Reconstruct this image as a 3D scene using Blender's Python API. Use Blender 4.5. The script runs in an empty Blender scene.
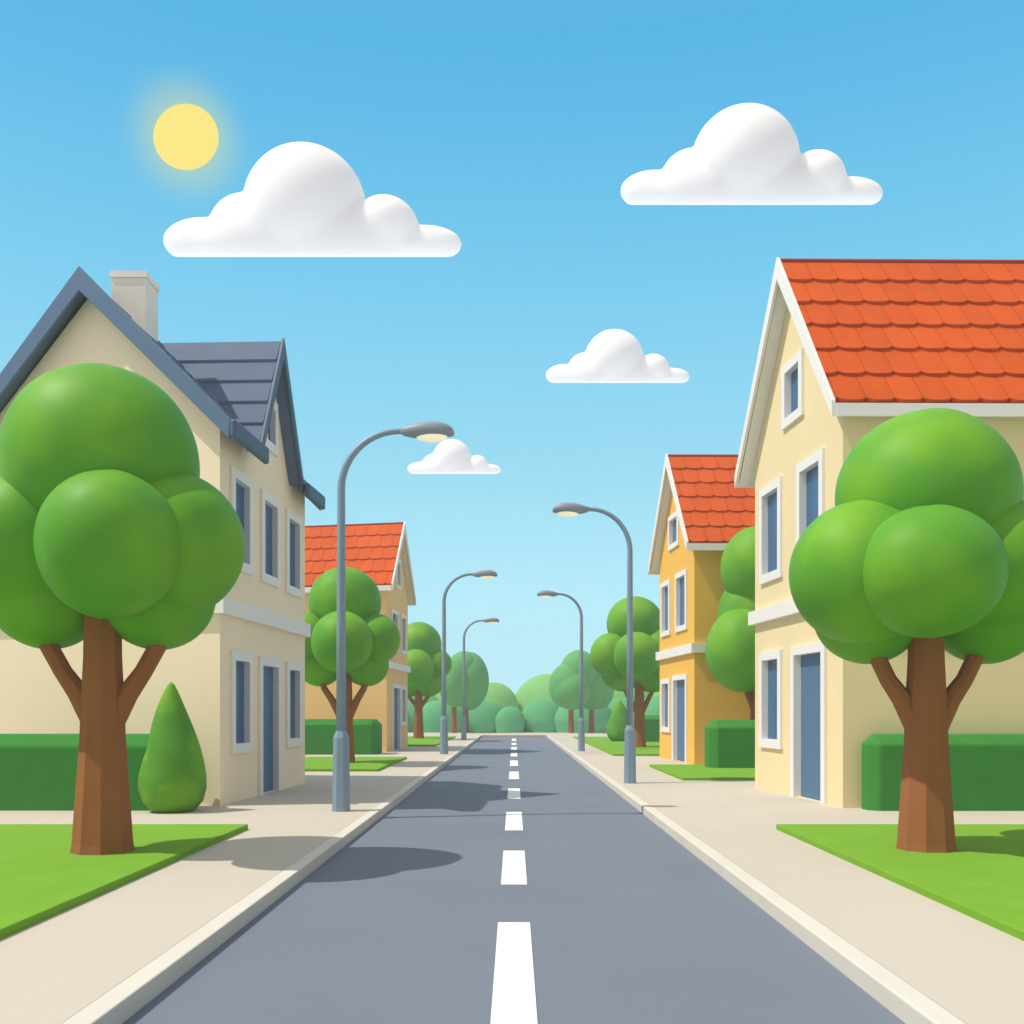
import bpy, bmesh, math, random
from mathutils import Vector
from mathutils.geometry import tessellate_polygon

random.seed(7)
R = math.radians
scene = bpy.context.scene
COL = scene.collection

# ------------------------------------------------------------------ camera
CAM_H = 1.70
U0, V0, FPX = 514.0, 711.0, 1000.0          # vanishing point and focal length of the picture
cd = bpy.data.cameras.new("camera")
cam = bpy.data.objects.new("camera", cd)
COL.objects.link(cam)
cam.location = (0, 0, CAM_H)
cam.rotation_euler = (R(90), 0, 0)
cd.sensor_width = 36.0
cd.lens = FPX / 1024 * 36.0
cd.shift_x = -(U0 - 512) / 1024
cd.shift_y = (V0 - 512) / 1024
cd.clip_start = 0.1
cd.clip_end = 6000
scene.camera = cam


def P(u, v, y):
    """world point seen at picture position u, v at the distance y"""
    return Vector(((u - U0) / FPX * y, y, CAM_H - (v - V0) / FPX * y))


# ------------------------------------------------------------------ materials
def mat(name, col, rough=0.8, var=0.06, scale=3.0, bump=0.0, bscale=60.0, spec=0.3, island=0.0, stretch=None, alt=None,
        altscale=1.0, altpos=(0.45, 0.62)):
    m = bpy.data.materials.new(name)
    m.use_nodes = True
    nt = m.node_tree
    n, l = nt.nodes, nt.links
    b = n["Principled BSDF"]
    b.inputs["Roughness"].default_value = rough
    b.inputs["Specular IOR Level"].default_value = spec
    tc = n.new("ShaderNodeTexCoord")
    src = tc.outputs["Object"]
    if stretch:
        mp = n.new("ShaderNodeMapping")
        mp.inputs["Scale"].default_value = stretch
        l.new(src, mp.inputs["Vector"])
        src = mp.outputs["Vector"]
    nz = n.new("ShaderNodeTexNoise")
    nz.inputs["Scale"].default_value = scale
    nz.inputs["Detail"].default_value = 5
    l.new(src, nz.inputs["Vector"])
    rp = n.new("ShaderNodeMapRange")
    rp.inputs["From Min"].default_value = 0.25
    rp.inputs["From Max"].default_value = 0.75
    rp.inputs["To Min"].default_value = 1 - var
    rp.inputs["To Max"].default_value = 1 + var
    l.new(nz.outputs["Fac"], rp.inputs["Value"])
    val = rp.outputs["Result"]
    if island:
        g = n.new("ShaderNodeNewGeometry")
        r2 = n.new("ShaderNodeMapRange")
        r2.inputs["To Min"].default_value = 1 - island
        r2.inputs["To Max"].default_value = 1 + island
        l.new(g.outputs["Random Per Island"], r2.inputs["Value"])
        mu = n.new("ShaderNodeMath")
        mu.operation = "MULTIPLY"
        l.new(val, mu.inputs[0])
        l.new(r2.outputs["Result"], mu.inputs[1])
        val = mu.outputs[0]
    hs = n.new("ShaderNodeHueSaturation")
    hs.inputs["Color"].default_value = (*col, 1)
    if alt:
        n3 = n.new("ShaderNodeTexNoise")
        n3.inputs["Scale"].default_value = altscale
        n3.inputs["Detail"].default_value = 3
        l.new(src, n3.inputs["Vector"])
        cr = n.new("ShaderNodeValToRGB")
        cr.color_ramp.elements[0].position = altpos[0]
        cr.color_ramp.elements[1].position = altpos[1]
        cr.color_ramp.elements[0].color = (*col, 1)
        cr.color_ramp.elements[1].color = (*alt, 1)
        l.new(n3.outputs["Fac"], cr.inputs["Fac"])
        l.new(cr.outputs["Color"], hs.inputs["Color"])
    l.new(val, hs.inputs["Value"])
    l.new(hs.outputs["Color"], b.inputs["Base Color"])
    if bump:
        n2 = n.new("ShaderNodeTexNoise")
        n2.inputs["Scale"].default_value = bscale
        n2.inputs["Detail"].default_value = 4
        l.new(src, n2.inputs["Vector"])
        bp = n.new("ShaderNodeBump")
        bp.inputs["Strength"].default_value = bump
        bp.inputs["Distance"].default_value = 0.02
        l.new(n2.outputs["Fac"], bp.inputs["Height"])
        l.new(bp.outputs["Normal"], b.inputs["Normal"])
    return m


M = {}
M["asphalt"] = mat("asphalt", (0.17, 0.20, 0.255), 0.85, 0.05, 0.6, 0.25, 90)
M["white_line"] = mat("road paint", (0.86, 0.86, 0.84), 0.7, 0.03, 4)
M["pavement"] = mat("pavement", (0.56, 0.51, 0.435), 0.9, 0.03, 0.8, 0.12, 70)
M["kerb"] = mat("kerb stone", (0.66, 0.63, 0.56), 0.85, 0.04, 2, 0.1, 60)
M["lawn"] = mat("lawn", (0.18, 0.385, 0.032), 0.9, 0.06, 2.5, 0.25, 45, spec=0.1)
M["ground"] = mat("pale bounce ground", (0.70, 0.74, 0.78), 0.95, 0.08, 0.3, spec=0.1)  # whitened to bounce light up onto the clouds
M["cream_wall"] = mat("cream render", (0.95, 0.80, 0.60), 0.9, 0.025, 0.7, 0.06, 40)
M["pale_wall"] = mat("pale yellow render", (0.84, 0.705, 0.42), 0.9, 0.025, 0.7, 0.06, 40)
M["yellow_wall"] = mat("yellow render", (0.86, 0.50, 0.09), 0.9, 0.025, 0.7, 0.06, 40)
M["tan_wall"] = mat("orange tan render", (0.94, 0.60, 0.27), 0.9, 0.025, 0.7, 0.06, 40)
M["trim"] = mat("white trim", (0.84, 0.83, 0.81), 0.6, 0.015, 2)
M["tile"] = mat("clay tile", (0.60, 0.100, 0.014), 0.8, 0.06, 3, 0.05, 60, spec=0.1, island=0.06)
M["underlay"] = mat("dark clay", (0.35, 0.04, 0.012), 0.9, 0.05)
M["slate"] = mat("slate", (0.105, 0.155, 0.25), 0.7, 0.05, 2.5, 0.06, 40, island=0.03)
M["slate_trim"] = mat("dark blue slate trim", (0.075, 0.13, 0.21), 0.6, 0.04, 2)
M["slate_barge"] = mat("blue grey bargeboard", (0.10, 0.175, 0.30), 0.6, 0.03, 2)
M["pane"] = mat("window glass", (0.03, 0.12, 0.27), 0.22, 0.04, 1.2, spec=0.5)
M["door"] = mat("blue door paint", (0.08, 0.175, 0.31), 0.5, 0.03, 2)
M["metal"] = mat("grey blue metal", (0.22, 0.32, 0.43), 0.45, 0.03, 2, spec=0.5)
M["lamp_head"] = mat("grey lamp housing", (0.26, 0.30, 0.37), 0.45, 0.03, 2, spec=0.5)
M["bark"] = mat("bark", (0.33, 0.12, 0.04), 0.9, 0.07, 2.2, 0.15, 14, stretch=(3, 3, 0.5))
M["hedge"] = mat("hedge leaves", (0.050, 0.25, 0.045), 0.85, 0.07, 3.0, 0.2, 30, spec=0.08)
M["topiary"] = mat("topiary leaves", (0.095, 0.29, 0.03), 0.7, 0.06, 3.0, 0.10, 22, spec=0.12, alt=(0.15, 0.37, 0.025), altscale=1.1, altpos=(0.47, 0.54))
M["crown"] = mat("tree leaves", (0.105, 0.345, 0.028), 0.5, 0.07, 1.2, 0.12, 16, spec=0.14, alt=(0.165, 0.41, 0.024), altscale=0.8, altpos=(0.45, 0.6))  # lighter patches painted in for the highlights on the crowns
M["crown_far"] = mat("distant tree leaves", (0.12, 0.40, 0.13), 0.8, 0.05, 1.2, spec=0.15)  # tree and bush greens at the far end carry some haze in the colour
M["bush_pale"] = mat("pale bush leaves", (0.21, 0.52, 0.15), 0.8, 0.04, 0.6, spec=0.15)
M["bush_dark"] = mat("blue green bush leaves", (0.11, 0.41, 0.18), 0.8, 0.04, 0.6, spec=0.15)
M["cloud"] = mat("cloud", (0.985, 0.985, 0.985), 1.0, 0.0, 1, spec=0.0)
_b = M["cloud"].node_tree.nodes["Principled BSDF"]
_b.inputs["Subsurface Weight"].default_value = 1.0
_b.inputs["Subsurface Radius"].default_value = (1.0, 1.0, 1.1)
_b.inputs["Subsurface Scale"].default_value = 10.0
def emit_mat(name, col, strength, base=(0.8, 0.75, 0.6)):
    m = bpy.data.materials.new(name)
    m.use_nodes = True
    b = m.node_tree.nodes["Principled BSDF"]
    b.inputs["Base Color"].default_value = (*base, 1)
    b.inputs["Emission Color"].default_value = (*col, 1)
    b.inputs["Emission Strength"].default_value = strength
    b.inputs["Specular IOR Level"].default_value = 0
    return m


M["lens"] = emit_mat("lamp lens", (1.0, 0.88, 0.62), 0.5)
M["sun"] = emit_mat("sun face", (1.0, 0.83, 0.24), 1.0, (0, 0, 0))


# ------------------------------------------------------------------ mesh builder
class MB:
    def __init__(self):
        self.v, self.f = [], []

    def add(self, pts, faces):
        k = len(self.v)
        self.v += [Vector(p) for p in pts]
        self.f += [[i + k for i in f] for f in faces]

    def hexa(self, p):
        """8 points: bottom ring 0-3, top ring 4-7"""
        self.add(p, [(3, 2, 1, 0), (4, 5, 6, 7), (0, 1, 5, 4), (1, 2, 6, 5), (2, 3, 7, 6), (3, 0, 4, 7)])

    def box(self, a, b):
        x0, y0, z0 = a
        x1, y1, z1 = b
        self.hexa([(x0, y0, z0), (x1, y0, z0), (x1, y1, z0), (x0, y1, z0),
                   (x0, y0, z1), (x1, y0, z1), (x1, y1, z1), (x0, y1, z1)])

    def prism(self, poly, vec):
        n = len(poly)
        vec = Vector(vec)
        pts = [Vector(p) for p in poly] + [Vector(p) + vec for p in poly]
        fs = [tuple(range(n - 1, -1, -1)), tuple(range(n, 2 * n))]
        fs += [(i, (i + 1) % n, n + (i + 1) % n, n + i) for i in range(n)]
        self.add(pts, fs)

    def tube(self, path, radii, n=12, cap=True, twist=0.0):
        path = [Vector(p) for p in path]
        rings = []
        ref = None
        for i, p in enumerate(path):
            t = (path[min(i + 1, len(path) - 1)] - path[max(i - 1, 0)]).normalized()
            if ref is None:
                ref = Vector((0, 1, 0)) if abs(t.y) < 0.9 else Vector((1, 0, 0))
            s = t.cross(ref).normalized()
            w = s.cross(t).normalized()
            ref = w
            rings.append([p + radii[i] * (math.cos(twist + 2 * math.pi * k / n) * s + math.sin(twist + 2 * math.pi * k / n) * w)
                          for k in range(n)])
        pts = [q for r in rings for q in r]
        fs = []
        for i in range(len(path) - 1):
            for k in range(n):
                a, b = i * n + k, i * n + (k + 1) % n
                fs.append((a, b, b + n, a + n))
        if cap:
            fs.append(tuple(range(n - 1, -1, -1)))
            e = (len(path) - 1) * n
            fs.append(tuple(range(e, e + n)))
        self.add(pts, fs)

    def ball(self, c, r, nu=40, nv=24, wob=0.0, seed=0):
        """ellipsoid with a slightly uneven surface"""
        c = Vector(c)
        rx, ry, rz = (r, r, r) if not hasattr(r, "__len__") else r
        pts = [c + Vector((0, 0, rz))]
        for i in range(1, nv):
            th = math.pi * i / nv
            for k in range(nu):
                ph = 2 * math.pi * k / nu
                w = 1 + wob * (math.sin(3 * ph + seed) * math.sin(2.3 * th + seed * 1.7)
                               + 0.6 * math.sin(5 * ph + 2 * seed) * math.sin(th) * math.sin(4 * th + seed))
                pts.append(c + Vector((rx * w * math.sin(th) * math.cos(ph), ry * w * math.sin(th) * math.sin(ph),
                                       rz * w * math.cos(th))))
        pts.append(c - Vector((0, 0, rz)))
        fs = [(0, 1 + k, 1 + (k + 1) % nu) for k in range(nu)]
        for i in range(nv - 2):
            for k in range(nu):
                a, b = 1 + i * nu + k, 1 + i * nu + (k + 1) % nu
                fs.append((a, a + nu, b + nu, b))
        e = len(pts) - 1
        s = 1 + (nv - 2) * nu
        fs += [(e, s + (k + 1) % nu, s + k) for k in range(nu)]
        self.add(pts, fs)

    def build(self, name, m, parent=None, smooth=False, bevel=0.0, seg=2, loc=None, fix=True, autosm=None):
        me = bpy.data.meshes.new(name)
        off = Vector((0, 0, 0))
        q = parent
        while q is not None:
            off += q.location
            q = q.parent
        if loc is not None:
            off += Vector(loc)
        me.from_pydata([tuple(p - off) for p in self.v], [], self.f)
        me.update()
        bm = bmesh.new()
        bm.from_mesh(me)
        if fix:
            bmesh.ops.recalc_face_normals(bm, faces=bm.faces)
        if bevel:
            bmesh.ops.bevel(bm, geom=list(bm.edges), offset=bevel, segments=seg, affect="EDGES", profile=0.5, clamp_overlap=True)
        bm.to_mesh(me)
        bm.free()
        if smooth:
            for p in me.polygons:
                p.use_smooth = True
        me.materials.append(m if not isinstance(m, str) else M[m])
        o = bpy.data.objects.new(name, me)
        COL.objects.link(o)
        if parent:
            o.parent = parent
        if loc is not None:
            o.location = loc
        return o


def tag(o, label, cat, group=None):
    o["label"] = label
    o["category"] = cat
    if group:
        o["group"] = group
    return o


def thing(name, label, cat, loc, group=None):
    o = bpy.data.objects.new(name, None)
    COL.objects.link(o)
    o.location = loc
    o.empty_display_size = 0.3
    return tag(o, label, cat, group)


def struct(mb, name, m, label, cat, **kw):
    o = mb.build(name, m, **kw)
    o["kind"] = "structure"
    return tag(o, label, cat)


def copy_tree(o, parent=None):
    c = o.copy()
    COL.objects.link(c)
    c.parent = parent
    for ch in list(o.children):
        copy_tree(ch, c)
    return c


# ------------------------------------------------------------------ ground, road, pavements
PAVE, LAWN = 0.12, 0.19
RW = 2.13                      # half width of the carriageway
END = 65.4                     # where the street ends
mb = MB()
mb.box((-2500, -400, -0.9), (2500, 3500, -0.03))
struct(mb, "ground", "ground", "flat pale ground reaching to the horizon behind the houses and bushes", "ground")
mb = MB()
mb.box((-RW, -12, -0.02), (RW, END, 0.0))
road = struct(mb, "road", "asphalt", "straight grey asphalt street running between two rows of houses", "road")
mb = MB()
for y0, y1 in ((-2.0, 0.5), (2.0, 3.3), (5.4, 8.02), (9.77, 12.14), (14.2, 16.8), (19.3, 21.9), (24.9, 28.0), (30.9, 34.3), (37.3, 40.5),
               (43.6, 47.0), (50.0, 53.1), (56.7, 61.5)):
    mb.box((-0.128, y0, 0.002), (0.128, y1, 0.006))
mk = mb.build("lane_marking", "white_line", road)
for s, nm, word in ((-1, "pavement_left", "left"), (1, "pavement_right", "right")):
    mb = MB()
    a, b = sorted((s * 2.29, s * 16))
    mb.box((a, -12, -0.02), (b, END + 0.16, PAVE))
    struct(mb, nm, "pavement", "wide cream pavement in front of the %s" %
           ("grey roofed cream house and the orange tan house" if s < 0 else "pale yellow house and the golden yellow house"), "pavement")
    mb = MB()
    a, b = sorted((s * RW, s * 2.288))
    mb.box((a, -12, -0.02), (b, END - 0.002, PAVE + 0.004))
    struct(mb, "kerb_left" if s < 0 else "kerb_right", "kerb",
           "pale stone kerb edging the street on the side of the %s" % ("grey slate roofed house" if s < 0 else "pale yellow house with red tiles"),
           "kerb", bevel=0.012)
mb = MB()
mb.box((-30, END + 0.162, -0.02), (30, 73.4, PAVE - 0.003))
mb.box((-2.288, END, -0.02), (2.288, END + 0.16, PAVE - 0.003))
struct(mb, "pavement_end", "pavement", "strip of pale pavement crossing the far end of the street before the bushes", "pavement")


def lawn(x0, x1, y0, y1, label, skew=0.0):
    mb = MB()
    poly = [(x0, y0, PAVE - 0.02), (x1, y0, PAVE - 0.02), (x1, y1, PAVE - 0.02), (x0, y1, PAVE - 0.02)]
    mb.prism(poly, (0, 0, LAWN - PAVE + 0.02))
    return struct(mb, "lawn", "lawn", label, "lawn", bevel=0.012)


lawn(-15, -3.55, 2.0, 13.36, "raised bright green lawn slab around the big tree before the grey roofed house")
lawn(3.50, 15, 2.0, 13.36, "raised bright green lawn slab around the big tree before the pale yellow house")
lawn(-15, -3.55, 26.1, 33.1, "green lawn strip under the tree between the grey roofed house and the orange tan house")
lawn(3.83, 15, 22.7, 28.3, "small green lawn with a hedge between the pale yellow house and the golden house")
lawn(-15, -3.50, 44.4, 60.0, "far green lawn beyond the orange tan house")
lawn(3.50, 15, 35.1, 59.0, "far green lawn with topiary and tree beyond the golden yellow house")


# ------------------------------------------------------------------ houses
class Frame2:
    """plan frame of a house: a runs along the road front away from us, b away from the road, z up"""

    def __init__(self, near, far, s):
        self.N = Vector((near[0], near[1], 0))
        F = Vector((far[0], far[1], 0))
        self.w = (F - self.N).length
        self.d = (F - self.N).normalized()
        self.s = Vector((s[0], s[1], 0)).normalized()

    def W(self, a, b, z):
        p = self.N + self.d * a + self.s * b
        return Vector((p.x, p.y, z))

    def a(self, u):
        k = (u - U0) / FPX
        return (k * self.N.y - self.N.x) / (self.d.x - k * self.d.y)


def wall_face(mb, fr, outline, holes, depth=0.1):
    """road front with openings; every opening gets its reveal"""
    polys = [[Vector((a, z, 0)) for a, z in outline]]
    for a0, a1, z0, z1 in holes:
        polys.append([Vector((a0, z0, 0)), Vector((a0, z1, 0)), Vector((a1, z1, 0)), Vector((a1, z0, 0))])
    flat = [p for q in polys for p in q]
    tris = tessellate_polygon(polys)
    mb.add([fr.W(p.x, 0, p.y) for p in flat], [tuple(t) for t in tris])
    for a0, a1, z0, z1 in holes:
        c = [(a0, z0), (a1, z0), (a1, z1), (a0, z1)]
        mb.add([fr.W(a, 0, z) for a, z in c] + [fr.W(a, depth, z) for a, z in c],
               [(i, (i + 1) % 4, 4 + (i + 1) % 4, 4 + i) for i in range(4)])


def ring(mb, fr, rect, inner, b0, b1):
    o = [(rect[0], rect[2]), (rect[1], rect[2]), (rect[1], rect[3]), (rect[0], rect[3])]
    i = [(inner[0], inner[2]), (inner[1], inner[2]), (inner[1], inner[3]), (inner[0], inner[3])]
    pts = [fr.W(a, b0, z) for a, z in o] + [fr.W(a, b0, z) for a, z in i] + \
          [fr.W(a, b1, z) for a, z in o] + [fr.W(a, b1, z) for a, z in i]
    fs = []
    for k in range(4):
        n = (k + 1) % 4
        fs += [(k, n, 4 + n, 4 + k), (8 + k, 12 + k, 12 + n, 8 + n), (k, 8 + k, 8 + n, n), (4 + k, 4 + n, 12 + n, 12 + k)]
    mb.add(pts, fs)


def opening(rect, fw, door=False):
    a0, a1, z0, z1 = rect
    return (a0 + fw, a1 - fw, z0 if door else z0 + fw, z1 - fw)


def window(fr, rect, fw, parent, proud=0.055, rec=0.075):
    inn = opening(rect, fw)
    mb = MB()
    ring(mb, fr, rect, inn, -proud, rec + 0.02)
    w = mb.build("window", "trim", parent)
    mb = MB()
    a0, a1, z0, z1 = inn
    c = [(a0 - .01, z0 - .01), (a1 + .01, z0 - .01), (a1 + .01, z1 + .01), (a0 - .01, z1 + .01)]
    mb.hexa([fr.W(a, rec, z) for a, z in c] + [fr.W(a, rec + .015, z) for a, z in c])
    mb.build("pane", "pane", w)
    return w


def door(fr, rect, fw, parent, proud=0.055, rec=0.085):
    inn = opening(rect, fw, True)
    mb = MB()
    z0 = rect[2]
    for (p, q, r, t) in ((rect[0], inn[0], z0, inn[3]), (inn[1], rect[1], z0, inn[3]), (rect[0], rect[1], inn[3], rect[3])):
        c = [(p, r), (q, r), (q, t), (p, t)]
        mb.hexa([fr.W(a, -proud, z) for a, z in c] + [fr.W(a, rec + .02, z) for a, z in c])
    mb2 = MB()
    c = [(inn[0] - .01, inn[2] + .004), (inn[1] + .01, inn[2] + .004), (inn[1] + .01, inn[3] + .01), (inn[0] - .01, inn[3] + .01)]
    mb2.hexa([fr.W(a, rec, z) for a, z in c] + [fr.W(a, rec + .03, z) for a, z in c])
    d = mb2.build("door", "door", parent)
    mb.build("door_frame", "trim", d)
    return d


def slope_tiles(mb, ridge, eave, bvec, b_len, rows, tw, lift=0.06):
    """courses of big rounded clay tiles on one slope; ridge, eave: points at b=0"""
    ridge, eave = Vector(ridge), Vector(eave)
    L = (eave - ridge).length
    q = (eave - ridge).normalized()
    bv = bvec.normalized()
    nrm = q.cross(bv)
    if nrm.z < 0:
        nrm = -nrm
    rh = L / rows
    for i in range(rows):
        q0, q1 = i * rh - (0.05 if i else 0), (i + 1) * rh
        off = -tw * ((i * 0.38) % 1.0)
        j = 0
        while True:
            b0 = off + j * tw
            j += 1
            b1 = b0 + tw - 0.012
            if b0 > b_len:
                break
            b0c, b1c = max(b0, 0.0), min(b1, b_len)
            if b1c - b0c < 0.03:
                continue
            top = [ridge + q * q0 + bv * b + nrm * 0.004 for b in (b0c, b1c)]
            low, lowb = [], []
            for k in range(9):
                b = b0c + (b1c - b0c) * k / 8
                x = (b - (b0 + b1) / 2) / (tw / 2)
                qq = q1 + 0.012 - 0.075 * abs(x) ** 3.5
                low.append(ridge + q * qq + bv * b + nrm * (lift - 0.012 * x * x))
                lowb.append(ridge + q * qq + bv * b + nrm * 0.0)
            pts = top + low + lowb
            fs = [(0, 1) + tuple(range(10, 1, -1))]
            fs += [(2 + k, 3 + k, 12 + k, 11 + k) for k in range(8)]
            fs += [(0, 2, 11), (1, 19, 10)]
            mb.add(pts, fs)


def gable_house(name, near, far, s, B, wall, label, ze, zr, wins, dr, band, attic, rows, fw, tw, tree_side=1):
    fr = Frame2(near, far, s)
    w = fr.w
    root = thing(name, label, "house", (fr.W(w / 2, B / 2, PAVE)))
    o, ob, th = 0.32, 0.26, 0.10
    run = w / 2 + o
    sl = (zr - ze) / run                       # roof slope in the a-z plane
    zw = ze + o * sl - 0.16                    # wall height under the roof at the corners
    za = zr - 0.2
    rects = [(fr.a(u0), fr.a(u1), z0, z1) for u0, u1, z0, z1 in wins] + [attic_rect(fr, attic)]
    rects = [(min(r[0], r[1]), max(r[0], r[1]), r[2], r[3]) for r in rects]
    dre = [(min(fr.a(u0), fr.a(u1)), max(fr.a(u0), fr.a(u1)), z0, z1) for u0, u1, z0, z1 in dr]
    holes = [tuple(x + e for x, e in zip(opening(r, fw), (-.015, .015, -.015, .015))) for r in rects]
    holes += [tuple(x + e for x, e in zip(opening(r, fw, True), (-.015, .015, 0.01, .015))) for r in dre]
    mb = MB()
    wall_face(mb, fr, [(0, PAVE - .02), (w, PAVE - .02), (w, zw), (w / 2, za), (0, zw)], holes)
    W = fr.W
    z0 = PAVE - .02
    mb.add([W(0, 0, z0), W(0, B, z0), W(0, B, zw), W(0, 0, zw)], [(0, 1, 2, 3)])
    mb.add([W(w, 0, z0), W(w, B, z0), W(w, B, zw), W(w, 0, zw)], [(3, 2, 1, 0)])
    mb.add([W(0, B, z0), W(w, B, z0), W(w, B, zw), W(w / 2, B, za), W(0, B, zw)], [(0, 1, 2, 3, 4)])
    mb.build("wall", wall, root, fix=False)
    # string course round the house
    mb = MB()
    c = 0.11
    for (a0, a1, b0, b1) in ((-c, w + c, -c, 0.02), (-c, 0.02, 0.02, B), (w - 0.02, w + c, 0.02, B)):
        q = [(a0, b0), (a1, b0), (a1, b1), (a0, b1)]
        mb.hexa([W(a, b, band[0]) for a, b in q] + [W(a, b, band[1]) for a, b in q])
    mb.build("string_course", "trim", root)
    for r in rects:
        window(fr, r, fw, root)
    for r in dre:
        door(fr, r, fw, root)
    # roof: tiles on a white boxed deck
    mb = MB()
    bl = B + 2 * ob
    for side in (-1, 1):
        e = (-o if side < 0 else w + o)
        slope_tiles(mb, W(w / 2, -ob, zr), W(e, -ob, ze), fr.s, bl, rows, tw)
    rt = mb.build("roof", "tile", root, fix=False)
    mb = MB()
    chevron(mb, [W(-o, -ob, ze - .045), W(-o, -ob, ze - .002), W(w / 2, -ob, zr - .002), W(w + o, -ob, ze - .002),
                 W(w + o, -ob, ze - .045), W(w / 2, -ob, zr - .045)], fr.s * bl)
    mb.tube([W(w / 2, -ob, zr), W(w / 2, B + ob, zr)], [0.05, 0.05], 8)
    mb.build("roof_underlay", "underlay", rt)
    mb = MB()
    chevron(mb, [W(-o, -ob + .03, ze - .15), W(-o, -ob + .03, ze - .05), W(w / 2, -ob + .03, zr - .05), W(w + o, -ob + .03, ze - .05),
                 W(w + o, -ob + .03, ze - .15), W(w / 2, -ob + .03, zr - .19)], fr.s * (bl - .06))
    mb.build("soffit", "trim", rt)
    for b0 in (-ob - .06, B + ob + .003):
        mb = MB()
        ex = 0.03
        q = [W(-o - ex, b0, ze - .24), W(-o - ex, b0, ze + .06 - ex * sl), W(w / 2, b0, zr + .07), W(w + o + ex, b0, ze + .06 - ex * sl),
             W(w + o + ex, b0, ze - .24), W(w / 2, b0, zr - .33)]
        n = len(q)
        v = fr.s * 0.057
        chevron(mb, q, v)
        mb.build("bargeboard", "trim", rt, fix=True)
    for side in (-1, 1):
        mb = MB()
        e0, e1 = (-o - .05, -o + .0) if side < 0 else (w + o, w + o + .05)
        q = [(e0, -ob + .005), (e1, -ob + .005), (e1, B + ob - .005), (e0, B + ob - .005)]
        mb.hexa([W(a, b, ze - .235) for a, b in q] + [W(a, b, ze - .03) for a, b in q])
        mb.build("fascia", "trim", rt)
    return root


def chevron(mb, q, v):
    """inverted V board: q = foot low, foot top, apex top, foot top, foot low, apex low"""
    p = [Vector(x) for x in q] + [Vector(x) + v for x in q]
    mb.add(p, [(0, 5, 2, 1), (5, 4, 3, 2), (6, 7, 8, 11), (11, 8, 9, 10), (0, 1, 7, 6), (1, 2, 8, 7), (2, 3, 9, 8), (3, 4, 10, 9),
               (4, 5, 11, 10), (5, 0, 6, 11)])


def attic_rect(fr, attic):
    if attic[0] == "u":
        a0, a1 = sorted((fr.a(attic[1]), fr.a(attic[2])))
        return (a0, a1, attic[3], attic[4])
    return attic


# pale yellow house, right
gable_house("gable_house", (5.36, 16.3), (4.99, 20.7), (1, 0.012), 6.5, "pale_wall",
            "pale yellow house with large red tiled roof and its gable facing the street", 6.64, 10.02,
            [(761.5, 783, 0.97, 2.88), (761.5, 783, 4.26, 6.18), (798.8, 825.4, 4.26, 6.18)],
            [(793, 827.5, PAVE, 2.89)], (3.48, 3.75), ("u", 784, 804.5, 7.03, 8.22), 6, 0.17, 0.46)
# golden yellow house, right, further on
gable_house("gable_house", (5.32, 29.5), (4.95, 34.0), (1, 0.012), 6.5, "yellow_wall",
            "golden yellow house with red tiled roof, set between two trees", 6.62, 9.80,
            [(662.0, 670.8, 1.0, 2.76), (662.0, 670.8, 4.18, 5.98), (676.4, 687.6, 4.18, 6.02)],
            [(673.4, 687.8, PAVE, 2.83)], (3.42, 3.70), ("u", 669.5, 679.5, 6.9, 8.0), 6, 0.16, 0.5)
# orange tan house, left, further on
gable_house("gable_house", (-4.92, 38.6), (-4.60, 43.3), (-1, 0.20), 6.5, "tan_wall",
            "orange tan house with bright red tiled roof behind a round tree and hedge", 6.54, 9.38,
            [(400.7, 405.2, 1.1, 2.75), (400.5, 405.3, 4.1, 5.75), (390.8, 397.4, 4.1, 5.75)],
            [(392, 399.8, PAVE, 2.78)], (3.36, 3.62), ("u", 395.6, 400.0, 6.7, 7.9), 5, 0.15, 0.5)


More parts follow.
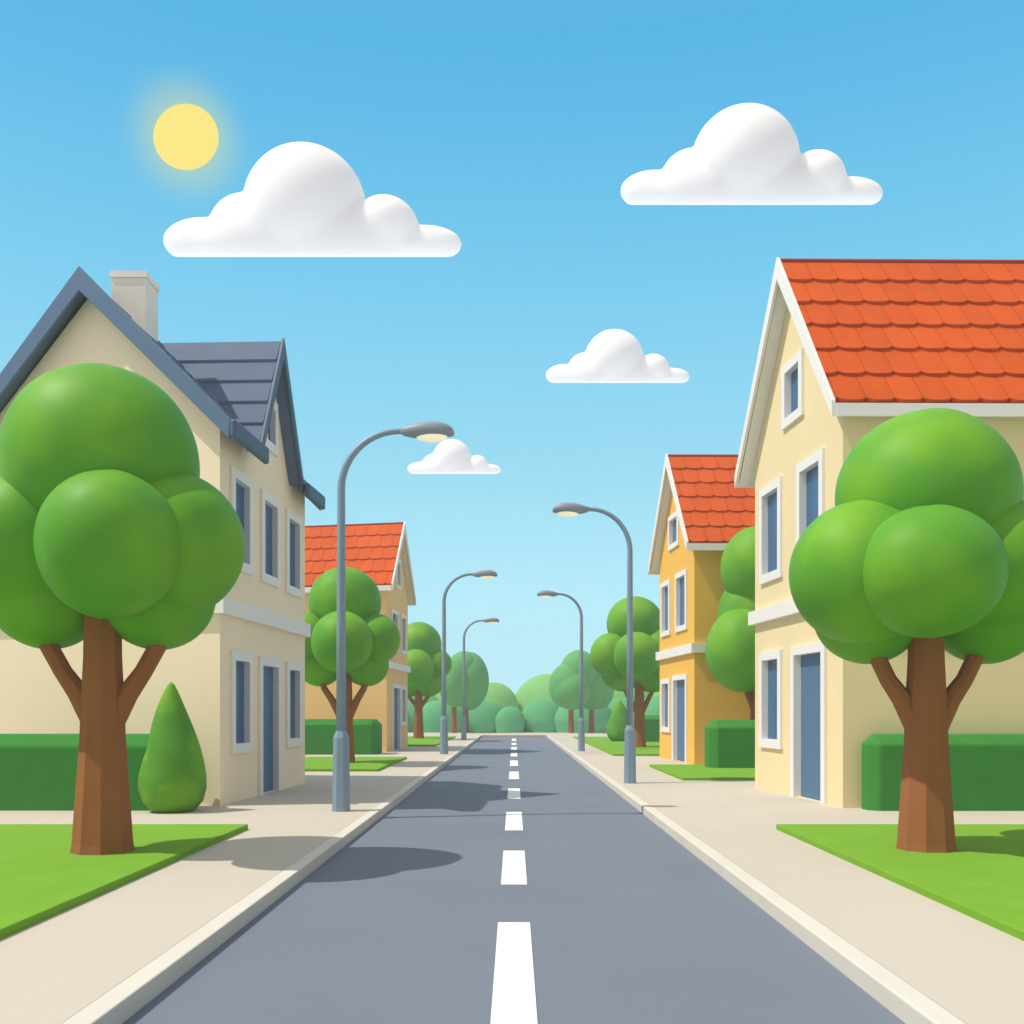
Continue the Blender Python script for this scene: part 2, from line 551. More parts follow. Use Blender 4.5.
# cream house with slate roof, left
def slate_house():
    fr = Frame2((-4.89, 16.63), (-4.58, 21.9), (-1, 0.34))
    W, w = fr.W, fr.w
    B = 5.3
    root = thing("slate_roof_house", "big cream house with blue grey slate roof, cross gable and chimney", "house", W(w / 2, B / 2, PAVE))
    fw = 0.17
    wins = [(229.8, 250.6, 4.16, 5.90), (260, 278, 4.14, 5.87), (285, 300, 4.12, 5.84),
            (229.9, 250.5, 0.96, 2.75), (285.5, 300, 0.96, 2.72)]
    rects = [(fr.a(a), fr.a(b), c, d) for a, b, c, d in wins]
    ac, hw = 2.72, 1.42                                       # cross gable centre and half width
    attic = (ac - 0.42, ac + 0.42, 6.72, 7.75)
    rects.append(attic)
    dre = [(fr.a(258), fr.a(279), PAVE, 2.73)]
    holes = [tuple(x + e for x, e in zip(opening(r, fw), (-.015, .015, -.015, .015))) for r in rects]
    holes += [tuple(x + e for x, e in zip(opening(r, fw, True), (-.015, .015, 0.01, .015))) for r in dre]
    zw, zc = 6.52, 8.60
    mb = MB()
    z0 = PAVE - .02
    wall_face(mb, fr, [(0, z0), (w, z0), (w, zw), (ac + hw - .12, zw), (ac, zc), (ac - hw + .12, zw), (0, zw)], holes)
    zr, ze, br, ov = 9.25, 6.36, 2.66, 0.36                    # ridge, eave, ridge position, eave overhang
    sl = (zr - ze) / (br + ov)
    ga = zr - 0.28
    for a in (0, w):
        mb.add([W(a, 0, z0), W(a, B, z0), W(a, B, zw), W(a, br, ga), W(a, 0, zw)], [(0, 1, 2, 3, 4)])
    mb.add([W(0, B, z0), W(w, B, z0), W(w, B, zw), W(0, B, zw)], [(0, 1, 2, 3)])
    mb.build("wall", "cream_wall", root, fix=False)
    mb = MB()
    c = 0.11
    for (a0, a1, b0, b1) in ((-c, w + c, -c, 0.02), (-c, 0.02, 0.02, B), (w - 0.02, w + c, 0.02, B)):
        q = [(a0, b0), (a1, b0), (a1, b1), (a0, b1)]
        mb.hexa([W(a, b, 3.32) for a, b in q] + [W(a, b, 3.60) for a, b in q])
    mb.build("string_course", "trim", root)
    for r in rects:
        window(fr, r, fw, root)
    for r in dre:
        door(fr, r, fw, root)
    # main roof slabs (b-z profile run along a)
    th = 0.17

    def slab(mb, a0, a1, b0, zb0, b1, zb1, t=th, lip=0.0):
        q = [(b0, zb0 - t), (b1, zb1 - t), (b1, zb1), (b0, zb0)]
        mb.hexa([W(a0, b, z) for b, z in q] + [W(a1, b, z) for b, z in q])

    zof = lambda b: zr - abs(b - br) * sl
    a_f, a_b = -0.34, w + 0.14
    mb = MB()

    def courses(mb, a0, a1, b_top, b_low, n):
        for i in range(n):
            p = b_top + (b_low - b_top) * i / n
            q = b_top + (b_low - b_top) * (i + 1) / n
            dz = -0.0
            mb.hexa([W(a0, p, zof(p) - th), W(a0, q, zof(q) - th), W(a1, q, zof(q) - th), W(a1, p, zof(p) - th),
                     W(a0, p, zof(p)), W(a0, q, zof(q) + .035), W(a1, q, zof(q) + .035), W(a1, p, zof(p))])

    g0, g1 = ac - hw - 0.1, ac + hw + 0.1
    courses(mb, a_f, g0, br, -ov, 6)
    courses(mb, g0 + .001, g1 - .001, br, 0.02, 5)
    courses(mb, g1, a_b, br, -ov, 6)
    courses(mb, a_f, a_b, br + .001, B + ov, 6)
    # cross gable, both slopes, courses run along b; its ridge stands square to the street
    s2 = Vector((-1, 0.04, 0)).normalized()

    def X(a, b, z):
        p = fr.N + fr.d * a + s2 * b
        return Vector((p.x, p.y, z))

    zx, ex = 8.85, 6.33
    oc = 0.22
    b_in = br - 0.15
    for s in (-1, 1):
        n = 5
        for i in range(n):
            f0, f1 = i / n * .95, (i + 1) / n * .95
            a0, a1 = ac + s * hw * f0, ac + s * hw * f1
            y0, y1 = zx + (ex - zx) * f0, zx + (ex - zx) * f1
            l0 = 0.0
            l1 = 0.03
            q = [(a0, y0 - th), (a1, y1 - th * (1.0 if i < n - 1 else 0.5)), (a1 + s * l1, y1 + l1), (a0, y0)]
            mb.hexa([X(a, -oc, z) for a, z in q] + [X(a, b_in, z) for a, z in q])
    roof = mb.build("roof", "slate", root)
    # bargeboards
    for aa in (a_f - .07, a_b + .005):
        mb = MB()
        q = [W(aa, -ov + .02, ze - .27), W(aa, -ov, ze + .05), W(aa, br, zr + .06), W(aa, B + ov, zof(B + ov) + .05), W(aa, B + ov, zof(B + ov) - .30),
             W(aa, br, zr - .36)]
        chevron(mb, q, fr.d * .065)
        mb.build("bargeboard", "slate_barge", roof, bevel=0.012)
    mb = MB()
    e0, e1 = ac - hw - .06, ac + hw + .06
    q = [X(e0 + .10, -oc - .075, ex - .10), X(e0, -oc - .075, ex + .02), X(ac, -oc - .075, zx + .07), X(e1, -oc - .075, ex + .02),
         X(e1 - .10, -oc - .075, ex - .10), X(ac, -oc - .075, zx - .33)]
    chevron(mb, q, fr.s * .07)
    mb.build("gable_bargeboard", "slate_trim", roof, bevel=0.012)
    # rounded eaves boards along the front and the back
    for a0, a1, bb in ((a_f - .075, g0 + .22, -ov - .05), (g1 - .12, a_b + .06, -ov - .05), (a_f, a_b, B + ov + .05)):
        mb = MB()
        sgn = 1 if bb < 0 else -1
        c4 = [(a0, bb - .05 * sgn), (a1, bb - .05 * sgn), (a1, bb + .07 * sgn), (a0, bb + .07 * sgn)]
        mb.hexa([W(a, b, ze - .25) for a, b in c4] + [W(a, b, ze + .05) for a, b in c4])
        mb.build("eaves_board", "slate_trim", roof, bevel=0.05, seg=4)
    # chimney
    mb = MB()
    mb.box((-7.25, 18.0, 7.6), (-6.63, 18.62, 9.50))
    mb.box((-7.27, 17.98, 9.503), (-6.61, 18.64, 9.62))
    mb.build("chimney", mat("chimney render", (0.90, 0.84, 0.74), 0.9, 0.03, 2), roof)


slate_house()


# ------------------------------------------------------------------ street lamps
def make_lamp():
    root = thing("street_lamp", "", "street lamp", (0, 0, 0), "street lamps along both pavements")
    mb = MB()
    r = 0.14
    mb.tube([(0, 0, 0), (0, 0, 0.06), (0, 0, 1.16), (0, 0, 1.27)], [0.15, 0.145, 0.128, 0.082], 8, twist=math.pi / 8)
    mb.build("base_post", "metal", root)
    mb = MB()
    rad, top = 0.92, 6.0
    path = [(0, 0, 1.2), (0, 0, 3.0), (0, 0, top - rad)]
    rr = [0.080, 0.072, 0.062]
    for k in range(1, 15):
        t = math.pi / 2 * k / 14
        path.append((rad - rad * math.cos(t), 0, top - rad + rad * math.sin(t)))
        rr.append(0.062 - 0.016 * k / 14)
    path.append((1.08, 0, top + 0.005))
    rr.append(0.044)
    mb.tube(path, rr, 14)
    mb.build("pole", "metal", root, smooth=True)
    mb = MB()
    secs = [(0.94, 0.045, -0.045, 0.045), (1.00, 0.075, -0.075, 0.06), (1.12, 0.11, -0.10, 0.10), (1.30, 0.15, -0.105, 0.135),
            (1.50, 0.16, -0.095, 0.145), (1.66, 0.13, -0.085, 0.115), (1.75, 0.085, -0.08, 0.055), (1.785, 0.03, -0.065, -0.01)]
    n = 16
    pts = []
    for x, hw, zb, zt in secs:
        for k in range(n):
            t = 2 * math.pi * k / n
            c, s = math.cos(t), math.sin(t)
            z = (zt if s > 0 else -zb) * (abs(s) ** 0.8) * (1 if s > 0 else -1)
            pts.append((x, hw * (abs(c) ** 0.8) * (1 if c > 0 else -1), top + z))
    fs = [(i * n + k, i * n + (k + 1) % n, (i + 1) * n + (k + 1) % n, (i + 1) * n + k) for i in range(len(secs) - 1) for k in range(n)]
    fs += [tuple(range(n)), tuple(range((len(secs) - 1) * n, len(secs) * n))]
    mb.add(pts, fs)
    head = mb.build("lamp_head", "lamp_head", root, smooth=True)
    mb = MB()
    mb.ball((1.43, 0, top - 0.075), (0.25, 0.12, 0.10), 24, 14)
    mb.build("lens", "lens", head, smooth=True)
    return root


lamp0 = make_lamp()
for i, (x, y, s, sgn, lab) in enumerate((
        (-2.73, 15.8, 1.0, 1, "tall grey street lamp nearest us, on the pavement before the grey roofed house"),
        (-2.57, 36.7, 1.10, 1, "grey street lamp beside the orange tan house, its arm reaching over the road"),
        (-2.73, 54.5, 1.085, 1, "small distant street lamp past the orange tan house, in front of hazy trees"),
        (2.54, 21.9, 1.0, -1, "tall grey street lamp on the pavement opposite the pale yellow house"),
        (2.65, 39.3, 1.03, -1, "smaller grey street lamp beyond the golden yellow house, before hazy trees"))):
    o = lamp0 if i == 0 else copy_tree(lamp0)
    o.location = (x, y, PAVE)
    o.scale = (s * (0.95 if sgn < 0 else 1.0), s, s)
    o.rotation_euler = (0, 0, 0 if sgn > 0 else math.pi)
    o["label"] = lab


# ------------------------------------------------------------------ trees
def tree(base_uv, base_z, lobes, trunk, branches, label, leaf="crown", group="round leafy trees along the street", y=None, sides=8):
    """lobes: (u, v, r_u, r_v, dy in metres); trunk: (v, half width px); branches: list of u,v,halfwidth paths"""
    u, v = base_uv
    Y = y if y else (CAM_H - base_z) / (v - V0) * FPX
    b = P(u, v, Y)
    b.z = base_z
    root = thing("round_tree", label, "tree", b, group)
    k = Y / FPX
    mb = MB()
    path, rad = [], []
    for (tv, hwp, *tu) in trunk:
        q = P(tu[0] if tu else u, tv, Y)
        if not path:
            q.z = base_z - 0.03
        path.append(q)
        rad.append(hwp * k)
    mb.tube(path, rad, sides, twist=math.pi / sides * 0.6)
    for i, br in enumerate(branches):
        pp = [P(bu, bv, Y + 0.03 * j) for j, (bu, bv, hw) in enumerate(br)]
        mb.tube(pp, [hw * k for _, _, hw in br], sides)
    mb.build("trunk", "bark", root)
    mb = MB()
    for i, (lu, lv, ru, rv, dy) in enumerate(lobes):
        c = P(lu, lv, Y + dy)
        kk = (Y + dy) / FPX
        mb.ball(c, (ru * kk, (ru + rv) / 2 * kk * 0.95, rv * kk), 56, 36, 0.008, i * 1.3 + u)
    mb.build("crown", leaf, root, smooth=True)
    return root


# big tree, left
tree((103, 851), LAWN,
     [(102, 464, 94, 96, 0.15), (110, 545, 70, 74, -0.62), (172, 545, 71, 72, 0.05), (30, 545, 72, 72, 0.05),
      (157, 592, 58, 58, 0.2), (48, 592, 58, 57, 0.2), (100, 560, 60, 62, 0.75)],
     [(851, 31), (842, 29), (790, 25.5), (740, 22), (700, 20.5), (660, 18.5), (600, 17.5)],
     [[(110, 722, 14), (128, 693, 10.5), (143, 672, 9), (158, 645, 9), (166, 615, 8)],
      [(96, 722, 14), (78, 693, 10.5), (63, 672, 9), (48, 645, 9), (40, 615, 8)]],
     "large round tree on the lawn before the grey roofed cream house", sides=9)
# big tree, right
tree((926, 849), LAWN,
     [(926, 497, 88, 85, 0.15), (864, 573, 73, 72, -0.1), (930, 572, 72, 66, -0.7), (990, 565, 68, 68, 0.0),
      (868, 612, 54, 52, 0.25), (985, 612, 54, 52, 0.25), (928, 575, 60, 60, 0.8)],
     [(849, 29), (842, 27.5), (790, 24), (740, 21), (700, 19.5), (660, 17.5), (600, 16.5)],
     [[(918, 728, 13), (901, 698, 10), (888, 680, 8.5), (876, 655, 8.5), (868, 625, 8)],
      [(934, 728, 13), (951, 698, 10), (964, 680, 8.5), (976, 655, 8.5), (984, 625, 8)]],
     "large round tree on the lawn before the pale yellow house", sides=9)
# second tree, left
tree((345, 762.5), LAWN,
     [(345, 603, 36, 36, 0.3), (342, 642, 31, 31, -0.85), (376, 639, 24.5, 25, 0.0), (308, 637, 25, 25, 0.0),
      (366, 664, 23, 22.5, 0.25), (320, 664, 23, 22.5, 0.25), (345, 645, 26, 28, 0.9)],
     [(762.5, 10.5), (755, 9.5), (730, 8.3), (712, 7.5), (690, 7), (665, 6.5)],
     [[(349, 716, 4.6), (357, 700, 3.6), (364, 688, 3.2), (368, 672, 3)], [(341, 716, 4.6), (332, 700, 3.6), (324, 688, 3.2), (320, 672, 3)]],
     "round tree behind the nearest left street lamp, in front of the orange tan house", sides=9)
# third tree, left
tree((418.6, 738.3), LAWN,
     [(419, 645, 22.5, 23, 0.3), (416, 668, 18, 19, -0.9), (437.5, 664, 14.5, 15, 0.0), (400, 662, 15, 15, 0.0),
      (428, 681.5, 16, 15.5, 0.3), (409, 681.5, 16, 15.5, 0.3)],
     [(738.3, 6.2), (735, 5.4), (715, 4.4), (695, 4), (680, 3.6)],
     [[(421, 706, 2.4), (428, 697, 1.8), (431, 686, 1.6)], [(416.5, 706, 2.4), (409, 697, 1.8), (406, 686, 1.6)]],
     "smaller round tree just beyond the orange tan house")
# tree between the two right houses
tree((757, 764), LAWN,
     [(758, 568, 37, 42, 0.1), (742, 650, 36, 42, -0.2), (768, 655, 38, 40, 0.2), (752, 615, 34, 40, 0.4), (785, 600, 36, 42, 0.3)],
     [(764, 9), (755, 8), (720, 7), (690, 6), (660, 5.5)],
     [[(757, 715, 4), (748, 695, 3), (744, 680, 3)], [(758, 715, 4), (768, 695, 3), (772, 680, 3)]],
     "tree squeezed between the pale yellow house and the golden yellow house", y=28.0 * 1.0)
# tree beyond the golden house
tree((639.5, 747), LAWN,
     [(635, 624, 28.5, 27.5, 0.35), (610.5, 655, 20.5, 22, -0.1), (637, 656, 24, 24, -0.9), (658, 650, 22, 24, 0.0),
      (622, 672, 21, 19.5, 0.25), (652, 673, 21, 19.5, 0.25), (637, 655, 22, 24, 0.9)],
     [(747, 7.5), (743, 6.6), (725, 5.6), (705, 5), (690, 4.8), (670, 4.4)],
     [[(642, 712, 3), (648, 700, 2.4), (653, 690, 2.1), (655, 680, 2)], [(637, 712, 3), (630, 700, 2.4), (625, 690, 2.1), (623, 680, 2)]],
     "round tree behind the right hand lamp, just beyond the golden yellow house", sides=9)
# far trees at the end of the street
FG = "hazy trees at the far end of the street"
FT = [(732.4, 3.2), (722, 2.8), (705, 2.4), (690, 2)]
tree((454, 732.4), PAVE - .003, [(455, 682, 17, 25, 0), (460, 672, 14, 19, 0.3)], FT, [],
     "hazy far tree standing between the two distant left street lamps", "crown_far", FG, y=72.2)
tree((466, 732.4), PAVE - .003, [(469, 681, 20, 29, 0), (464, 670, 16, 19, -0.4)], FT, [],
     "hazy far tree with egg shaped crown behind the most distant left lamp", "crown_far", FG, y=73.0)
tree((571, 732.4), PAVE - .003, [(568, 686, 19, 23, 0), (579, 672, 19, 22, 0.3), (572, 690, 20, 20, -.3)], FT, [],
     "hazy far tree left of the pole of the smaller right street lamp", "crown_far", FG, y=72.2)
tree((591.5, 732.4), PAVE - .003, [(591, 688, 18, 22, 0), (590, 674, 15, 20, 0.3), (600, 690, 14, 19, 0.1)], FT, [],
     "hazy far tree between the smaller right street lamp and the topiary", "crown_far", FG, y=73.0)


# ------------------------------------------------------------------ hedges and topiary
def hedge(x0, x1, y0, y1, z0, z1, label, r=0.2):
    mb = MB()
    mb.box((x0, y0, z0 - r - 0.06), (x1, y1, z1))
    o = mb.build("hedge", "hedge", bevel=r, seg=1, loc=((x0 + x1) / 2, (y0 + y1) / 2, z0))
    bv = o.modifiers.new("soft", "BEVEL")
    bv.width = 0.035
    bv.segments = 3
    return tag(o, label, "hedge", "clipped box hedges in front of the houses")


hedge(-11.0, -5.30, 15.85, 16.55, PAVE, 1.33, "clipped green hedge behind the large left tree, along the cream gable wall", 0.19)
hedge(5.62, 12.0, 15.8, 16.35, PAVE, 1.33, "clipped green hedge behind the large right tree, along the pale yellow house", 0.16)
hedge(-11.0, -4.96, 36.2, 37.8, PAVE, 1.40, "clipped green hedge in front of the orange tan house wall", 0.2)
hedge(5.20, 11.0, 26.5, 27.5, LAWN, 1.46, "clipped green hedge on the small lawn beside the golden yellow house", 0.2)
hedge(6.1, 11.0, 49.0, 50.4, LAWN, 1.5, "small far hedge behind the tree beyond the golden yellow house", 0.2)


def topiary(c, w, h, label):
    mb = MB()
    prof = [(0.0, 0.30), (0.02, 0.36), (0.08, 0.455), (0.18, 0.5), (0.28, 0.495), (0.40, 0.455), (0.52, 0.395), (0.64, 0.32),
            (0.76, 0.235), (0.86, 0.16), (0.93, 0.10), (0.975, 0.055), (1.0, 0.0)]
    fine = []
    for i in range(len(prof) - 1):
        for j in range(4):
            t = j / 4
            fine.append((prof[i][0] * (1 - t) + prof[i + 1][0] * t, prof[i][1] * (1 - t) + prof[i + 1][1] * t))
    n = 40
    pts, fs = [], []
    for t, r in fine:
        for k in range(n):
            ph = 2 * math.pi * k / n
            wv = 1 + 0.05 * math.sin(2 * ph + 5 * t) * math.sin(6 * t) + 0.03 * math.sin(3 * ph + 1 + 11 * t)
            pts.append((c[0] + w * r * wv * math.cos(ph) + 0.02 * w * math.sin(5 * t), c[1] + w * r * wv * math.sin(ph), c[2] + h * t))
    for i in range(len(fine) - 1):
        for k in range(n):
            a, b = i * n + k, i * n + (k + 1) % n
            fs.append((a, b, b + n, a + n))
    fs.append(tuple(range(n - 1, -1, -1)))
    e = (len(fine) - 1) * n
    pts.append((c[0] + 0.02 * w * math.sin(5), c[1], c[2] + h))
    fs += [(e + k, e + (k + 1) % n, len(pts) - 1) for k in range(n)]
    mb.add(pts, fs)
    o = mb.build("topiary_bush", "topiary", smooth=True, loc=c)
    return tag(o, label, "bush", "clipped cone shaped bushes")


topiary((-5.38, 15.75, PAVE), 0.98, 2.04, "clipped cone bush standing by the corner of the grey roofed house")
topiary((5.35, 50.5, LAWN), 1.35, 2.1, "small distant cone bush on the lawn beyond the golden yellow house")


# ------------------------------------------------------------------ bushes closing the street
def bush(u, v, ru, rv, y, leaf, label, group):
    c = P(u, v, y)
    k = y / FPX
    top = c.z + rv * k
    base = -0.03
    mb = MB()
    mb.ball((c.x, c.y, c.z), (ru * k, ru * k * 0.7, rv * k), 48, 30, 0.012, u)
    for p in mb.v:                       # upright skirt down to the ground
        if p.z < c.z:
            t = min(1.0, (c.z - p.z) / (rv * k))
            d = Vector(((p.x - c.x) / (ru * k), (p.y - c.y) / (ru * k * 0.7), 0))
            f = (1 - 0.10 * t) / max(d.length, 1e-4) if t < 0.97 else 1.0
            p.x, p.y = c.x + (p.x - c.x) * f, c.y + (p.y - c.y) * f
            p.z = c.z - (c.z - base) * t
    o = mb.build("round_bush", leaf, smooth=True, loc=(c.x, c.y, base))
    return tag(o, label, "bush", group)


G1, G2 = "dark round bushes across the end of the street", "pale round bushes behind the dark ones"
dark = [(370, 722, 40, 26), (408, 722, 26, 24), (440, 722, 25, 22), (482, 723, 25, 23), (510, 722, 15, 15.5), (544, 724, 25, 25.5), (584, 722, 30, 26),
        (620, 722, 26, 24), (660, 722, 32, 26), (715, 722, 40, 26), (310, 722, 40, 26)]
for i, (u, v, a, b) in enumerate(dark):
    bush(u, v, a, b, 79 + (i % 2) * 1.2, "bush_dark", "", G1)
pale = [(400, 708, 40, 24), (450, 708, 30, 23), (492, 709, 27, 26.5), (549, 712, 38, 38), (612, 708, 42, 32), (680, 708, 44, 30), (745, 708, 44, 28),
        (335, 708, 44, 28)]
for i, (u, v, a, b) in enumerate(pale):
    bush(u, v, a, b, 94 + (i % 2) * 2, "bush_pale", "", G2)
labs_d = {482: "dark bush left of the lane markings, just right of the most distant left lamp",
          510: "smallest dark bush, straight ahead where the lane markings end",
          544: "dark bush right of the lane markings, below the tallest pale bush",
          440: "dark bush behind the pole of the second left lamp",
          584: "dark bush behind the trunks of the far right trees",
          620: "dark bush behind the small cone topiary",
          408: "dark bush behind the trunk of the third left tree"}
labs_p = {492: "pale bush rising left of the dip at the end of the street",
          549: "tallest pale bush, rising right of the dip at the end of the street",
          450: "pale bush behind the hazy left trees",
          612: "pale bush behind the tree beyond the golden yellow house"}
for o in list(COL.objects):
    if o.name.startswith("round_bush"):
        c = o.location
        u = round(U0 + c.x / c.y * FPX)
        d = labs_d if o["group"] == G1 else labs_p
        o["label"] = d.get(u, "dark round bush in the row hidden behind the houses" if o["group"] == G1
                           else "pale round bush in the row hidden behind the houses")


# ------------------------------------------------------------------ clouds and sun
def cloud(lobes, base_v, y, label):
    k = y / FPX
    bm = bmesh.new()
    slope = (V0 - base_v) / FPX
    ctr = P(sum(l[0] for l in lobes) / len(lobes), base_v, y)
    for i, (u, v, ru, rv, dep) in enumerate(lobes):
        mb = MB()
        mb.ball(P(u, v, y), (ru * k, dep * k, rv * k), 64, 40)
        me = bpy.data.meshes.new("lobe")
        me.from_pydata([tuple(p - ctr) for p in mb.v], [], mb.f)
        b2 = bmesh.new()
        b2.from_mesh(me)
        no = Vector((0, -slope, 1)).normalized()
        geom = b2.verts[:] + b2.edges[:] + b2.faces[:]
        r = bmesh.ops.bisect_plane(b2, geom=geom, plane_co=Vector((0, 0, 0)) + no * 0.001 * i, plane_no=no, clear_inner=True)
        ed = [e for e in r["geom_cut"] if isinstance(e, bmesh.types.BMEdge)]
        if ed:
            bmesh.ops.holes_fill(b2, edges=ed, sides=0)
        b2.to_mesh(me)
        b2.free()
        bm.from_mesh(me)
        bpy.data.meshes.remove(me)
    me = bpy.data.meshes.new("cloud")
    bm.to_mesh(me)
    bm.free()
    for p in me.polygons:
        p.use_smooth = True
    me.materials.append(M["cloud"])
    o = bpy.data.objects.new("cloud", me)
    COL.objects.link(o)
    rm = o.modifiers.new("weld", "REMESH")
    rm.mode = "VOXEL"
    rm.voxel_size = max(1.0, lobes[0][2] / 40) * k
    rm.use_smooth_shade = True
    sm = o.modifiers.new("soften", "SMOOTH")
    sm.factor = 0.5
    sm.iterations = 24
    o.location = ctr
    tag(o, label, "cloud", "flat bottomed white clouds")


def puffy(cx, base, s):
    """lobes of the cloud form, s = 1 for the largest"""
    L = [(-8, -49, 61, 60, 50), (-67, -28, 37, 35, 24), (72, -27, 34, 32, 32), (-110, -16, 40, 23, 15), (112, -13, 37, 18, 15),
         (18, -14, 84, 40, 34), (-36, -16, 82, 38, 30), (-60, -10, 88, 16, 20), (60, -8, 88, 14, 20)]
    return [(cx + a * s, base + b * s, c * s, d * s, e * s) for a, b, c, d, e in L]


cloud(puffy(313, 257, 1.0), 257, 420, "largest white cloud, below and right of the yellow sun")
cloud(puffy(752, 205, 0.88), 205, 520, "white cloud high above the red roof of the pale yellow house")
cloud(puffy(618, 383, 0.484), 383, 760, "small white cloud between the two red roofed right houses and the lamps")
cloud(puffy(454.5, 474, 0.318), 474, 980, "smallest white cloud, just under the nearest left lamp head")

mb = MB()
YS = 1500
c = P(186, 137, YS)
mb.ball(c, (32.5 * YS / FPX, 12 * YS / FPX, 32.5 * YS / FPX), 64, 48)
o = mb.build("sun_disc", "sun", smooth=True, loc=c)
tag(o, "round pale yellow sun glowing in the blue sky above the largest cloud", "sun")

# ------------------------------------------------------------------ light
EL, AL = 58.0, 12.0
Ldir = Vector((-math.cos(R(EL)) * math.cos(R(AL)), -math.cos(R(EL)) * math.sin(R(AL)), math.sin(R(EL))))
sd = bpy.data.lights.new("sun_light", "SUN")
sd.energy = 3.55
sd.angle = R(0.5)
sd.color = (1.0, 0.93, 0.80)
so = bpy.data.objects.new("sun_light", sd)
COL.objects.link(so)
so.rotation_euler = (-Ldir).to_track_quat("-Z", "Y").to_euler()
so.location = (-20, 0, 40)

wd = bpy.data.worlds.new("World")
scene.world = wd
wd.use_nodes = True
n, l = wd.node_tree.nodes, wd.node_tree.links
bg = n["Background"]
sky = n.new("ShaderNodeTexSky")
sky.sky_type = "NISHITA"
sky.sun_disc = False
sky.sun_elevation = R(EL)
sky.sun_rotation = math.atan2(Ldir.x, Ldir.y)
sc = n.new("ShaderNodeVectorMath")
sc.operation = "SCALE"
sc.inputs["Scale"].default_value = 0.10
l.new(sky.outputs["Color"], sc.inputs[0])
tc = n.new("ShaderNodeTexCoord")
sx = n.new("ShaderNodeSeparateXYZ")
l.new(tc.outputs["Generated"], sx.inputs[0])
cr = n.new("ShaderNodeValToRGB")


def srgb(r, g, b):
    f = lambda c: (c / 255 / 12.92) if c / 255 <= 0.04045 else ((c / 255 + 0.055) / 1.055) ** 2.4
    return (f(r), f(g), f(b), 1)


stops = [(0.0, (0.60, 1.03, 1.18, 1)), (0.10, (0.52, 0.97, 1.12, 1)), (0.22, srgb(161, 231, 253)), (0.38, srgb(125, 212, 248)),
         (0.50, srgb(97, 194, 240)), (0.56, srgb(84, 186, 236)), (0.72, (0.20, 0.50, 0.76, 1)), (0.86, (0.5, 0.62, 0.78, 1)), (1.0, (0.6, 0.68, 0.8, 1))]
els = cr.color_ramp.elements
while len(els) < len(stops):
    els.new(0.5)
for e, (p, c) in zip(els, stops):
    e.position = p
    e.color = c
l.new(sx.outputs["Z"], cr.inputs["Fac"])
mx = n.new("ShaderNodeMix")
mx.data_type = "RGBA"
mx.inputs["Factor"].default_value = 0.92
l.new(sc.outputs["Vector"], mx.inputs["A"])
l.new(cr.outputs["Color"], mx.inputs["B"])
# unseen sky behind camera and round the light, toned for its fill light
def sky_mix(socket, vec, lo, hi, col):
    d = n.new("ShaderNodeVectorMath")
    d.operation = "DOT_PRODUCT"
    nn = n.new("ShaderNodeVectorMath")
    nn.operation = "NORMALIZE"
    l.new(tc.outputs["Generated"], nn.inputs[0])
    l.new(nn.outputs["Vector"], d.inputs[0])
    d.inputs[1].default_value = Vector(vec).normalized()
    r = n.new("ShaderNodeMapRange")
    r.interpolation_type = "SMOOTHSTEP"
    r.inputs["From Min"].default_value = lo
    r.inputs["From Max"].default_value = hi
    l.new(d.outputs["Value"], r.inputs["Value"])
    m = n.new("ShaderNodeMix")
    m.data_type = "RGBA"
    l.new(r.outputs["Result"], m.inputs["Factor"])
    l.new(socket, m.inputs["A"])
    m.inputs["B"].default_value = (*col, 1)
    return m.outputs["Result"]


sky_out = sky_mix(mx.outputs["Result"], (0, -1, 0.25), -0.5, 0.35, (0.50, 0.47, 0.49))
sky_out = sky_mix(sky_out, Ldir, 0.62, 0.92, (0.85, 0.82, 0.84))
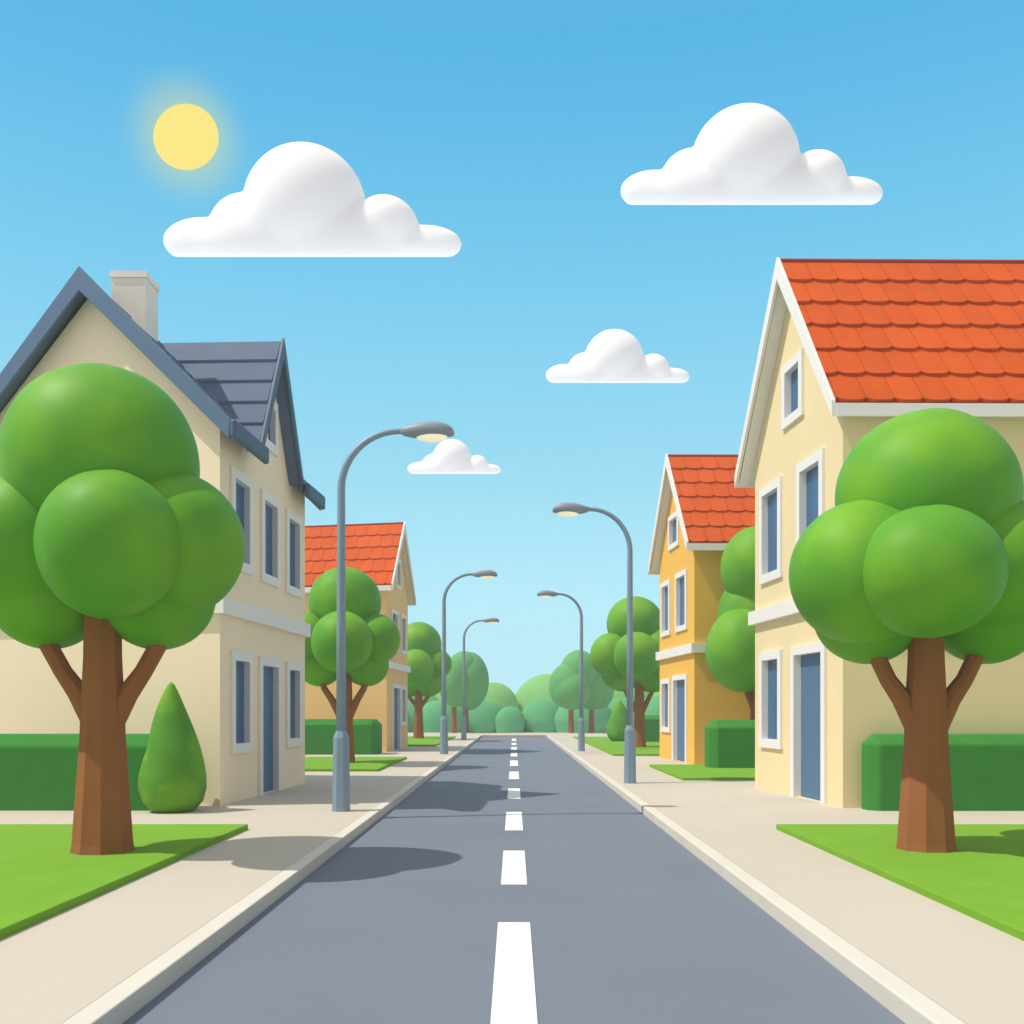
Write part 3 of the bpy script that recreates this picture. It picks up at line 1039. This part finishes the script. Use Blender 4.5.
# the sky brightens and yellows round the sun
dp = n.new("ShaderNodeVectorMath")
dp.operation = "DOT_PRODUCT"
sdv = P(186, 137, 1000) - Vector((0, 0, CAM_H))
sdv.normalize()
nv = n.new("ShaderNodeVectorMath")
nv.operation = "NORMALIZE"
l.new(tc.outputs["Generated"], nv.inputs[0])
l.new(nv.outputs["Vector"], dp.inputs[0])
dp.inputs[1].default_value = sdv
ac = n.new("ShaderNodeMath")
ac.operation = "ARCCOSINE"
l.new(dp.outputs["Value"], ac.inputs[0])
mr = n.new("ShaderNodeMapRange")
mr.interpolation_type = "SMOOTHERSTEP"
mr.inputs["From Min"].default_value = 0.005
mr.inputs["From Max"].default_value = 0.062
mr.inputs["To Min"].default_value = 0.55
mr.inputs["To Max"].default_value = 0.0
l.new(ac.outputs["Value"], mr.inputs["Value"])
m2 = n.new("ShaderNodeMix")
m2.data_type = "RGBA"
l.new(mr.outputs["Result"], m2.inputs["Factor"])
l.new(sky_out, m2.inputs["A"])
m2.inputs["B"].default_value = srgb(215, 228, 150)
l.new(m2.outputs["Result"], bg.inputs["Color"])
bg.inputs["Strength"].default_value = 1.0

# ------------------------------------------------------------------ the air
HAZE = 0.0024
if HAZE:
    mb = MB()
    mb.box((-70, -25, -1.6), (70, 125, 11.2))
    hm = bpy.data.materials.new("haze air")
    hm.use_nodes = True
    hn = hm.node_tree.nodes
    hn.remove(hn["Principled BSDF"])
    pv = hn.new("ShaderNodeVolumePrincipled")
    pv.inputs["Color"].default_value = (0.93, 0.97, 1.0, 1)
    pv.inputs["Density"].default_value = HAZE
    hm.node_tree.links.new(pv.outputs["Volume"], hn["Material Output"].inputs["Volume"])
    o = mb.build("haze", hm)
    o["kind"] = "stuff"
    tag(o, "thin pale blue haze filling the air along the street", "haze")

# ------------------------------------------------------------------ render settings
scene.render.engine = "CYCLES"
scene.cycles.use_denoising = True
scene.cycles.max_bounces = 8
scene.view_settings.view_transform = "Standard"
scene.view_settings.look = "None"
scene.view_settings.exposure = 0.0
scene.view_settings.gamma = 1.0
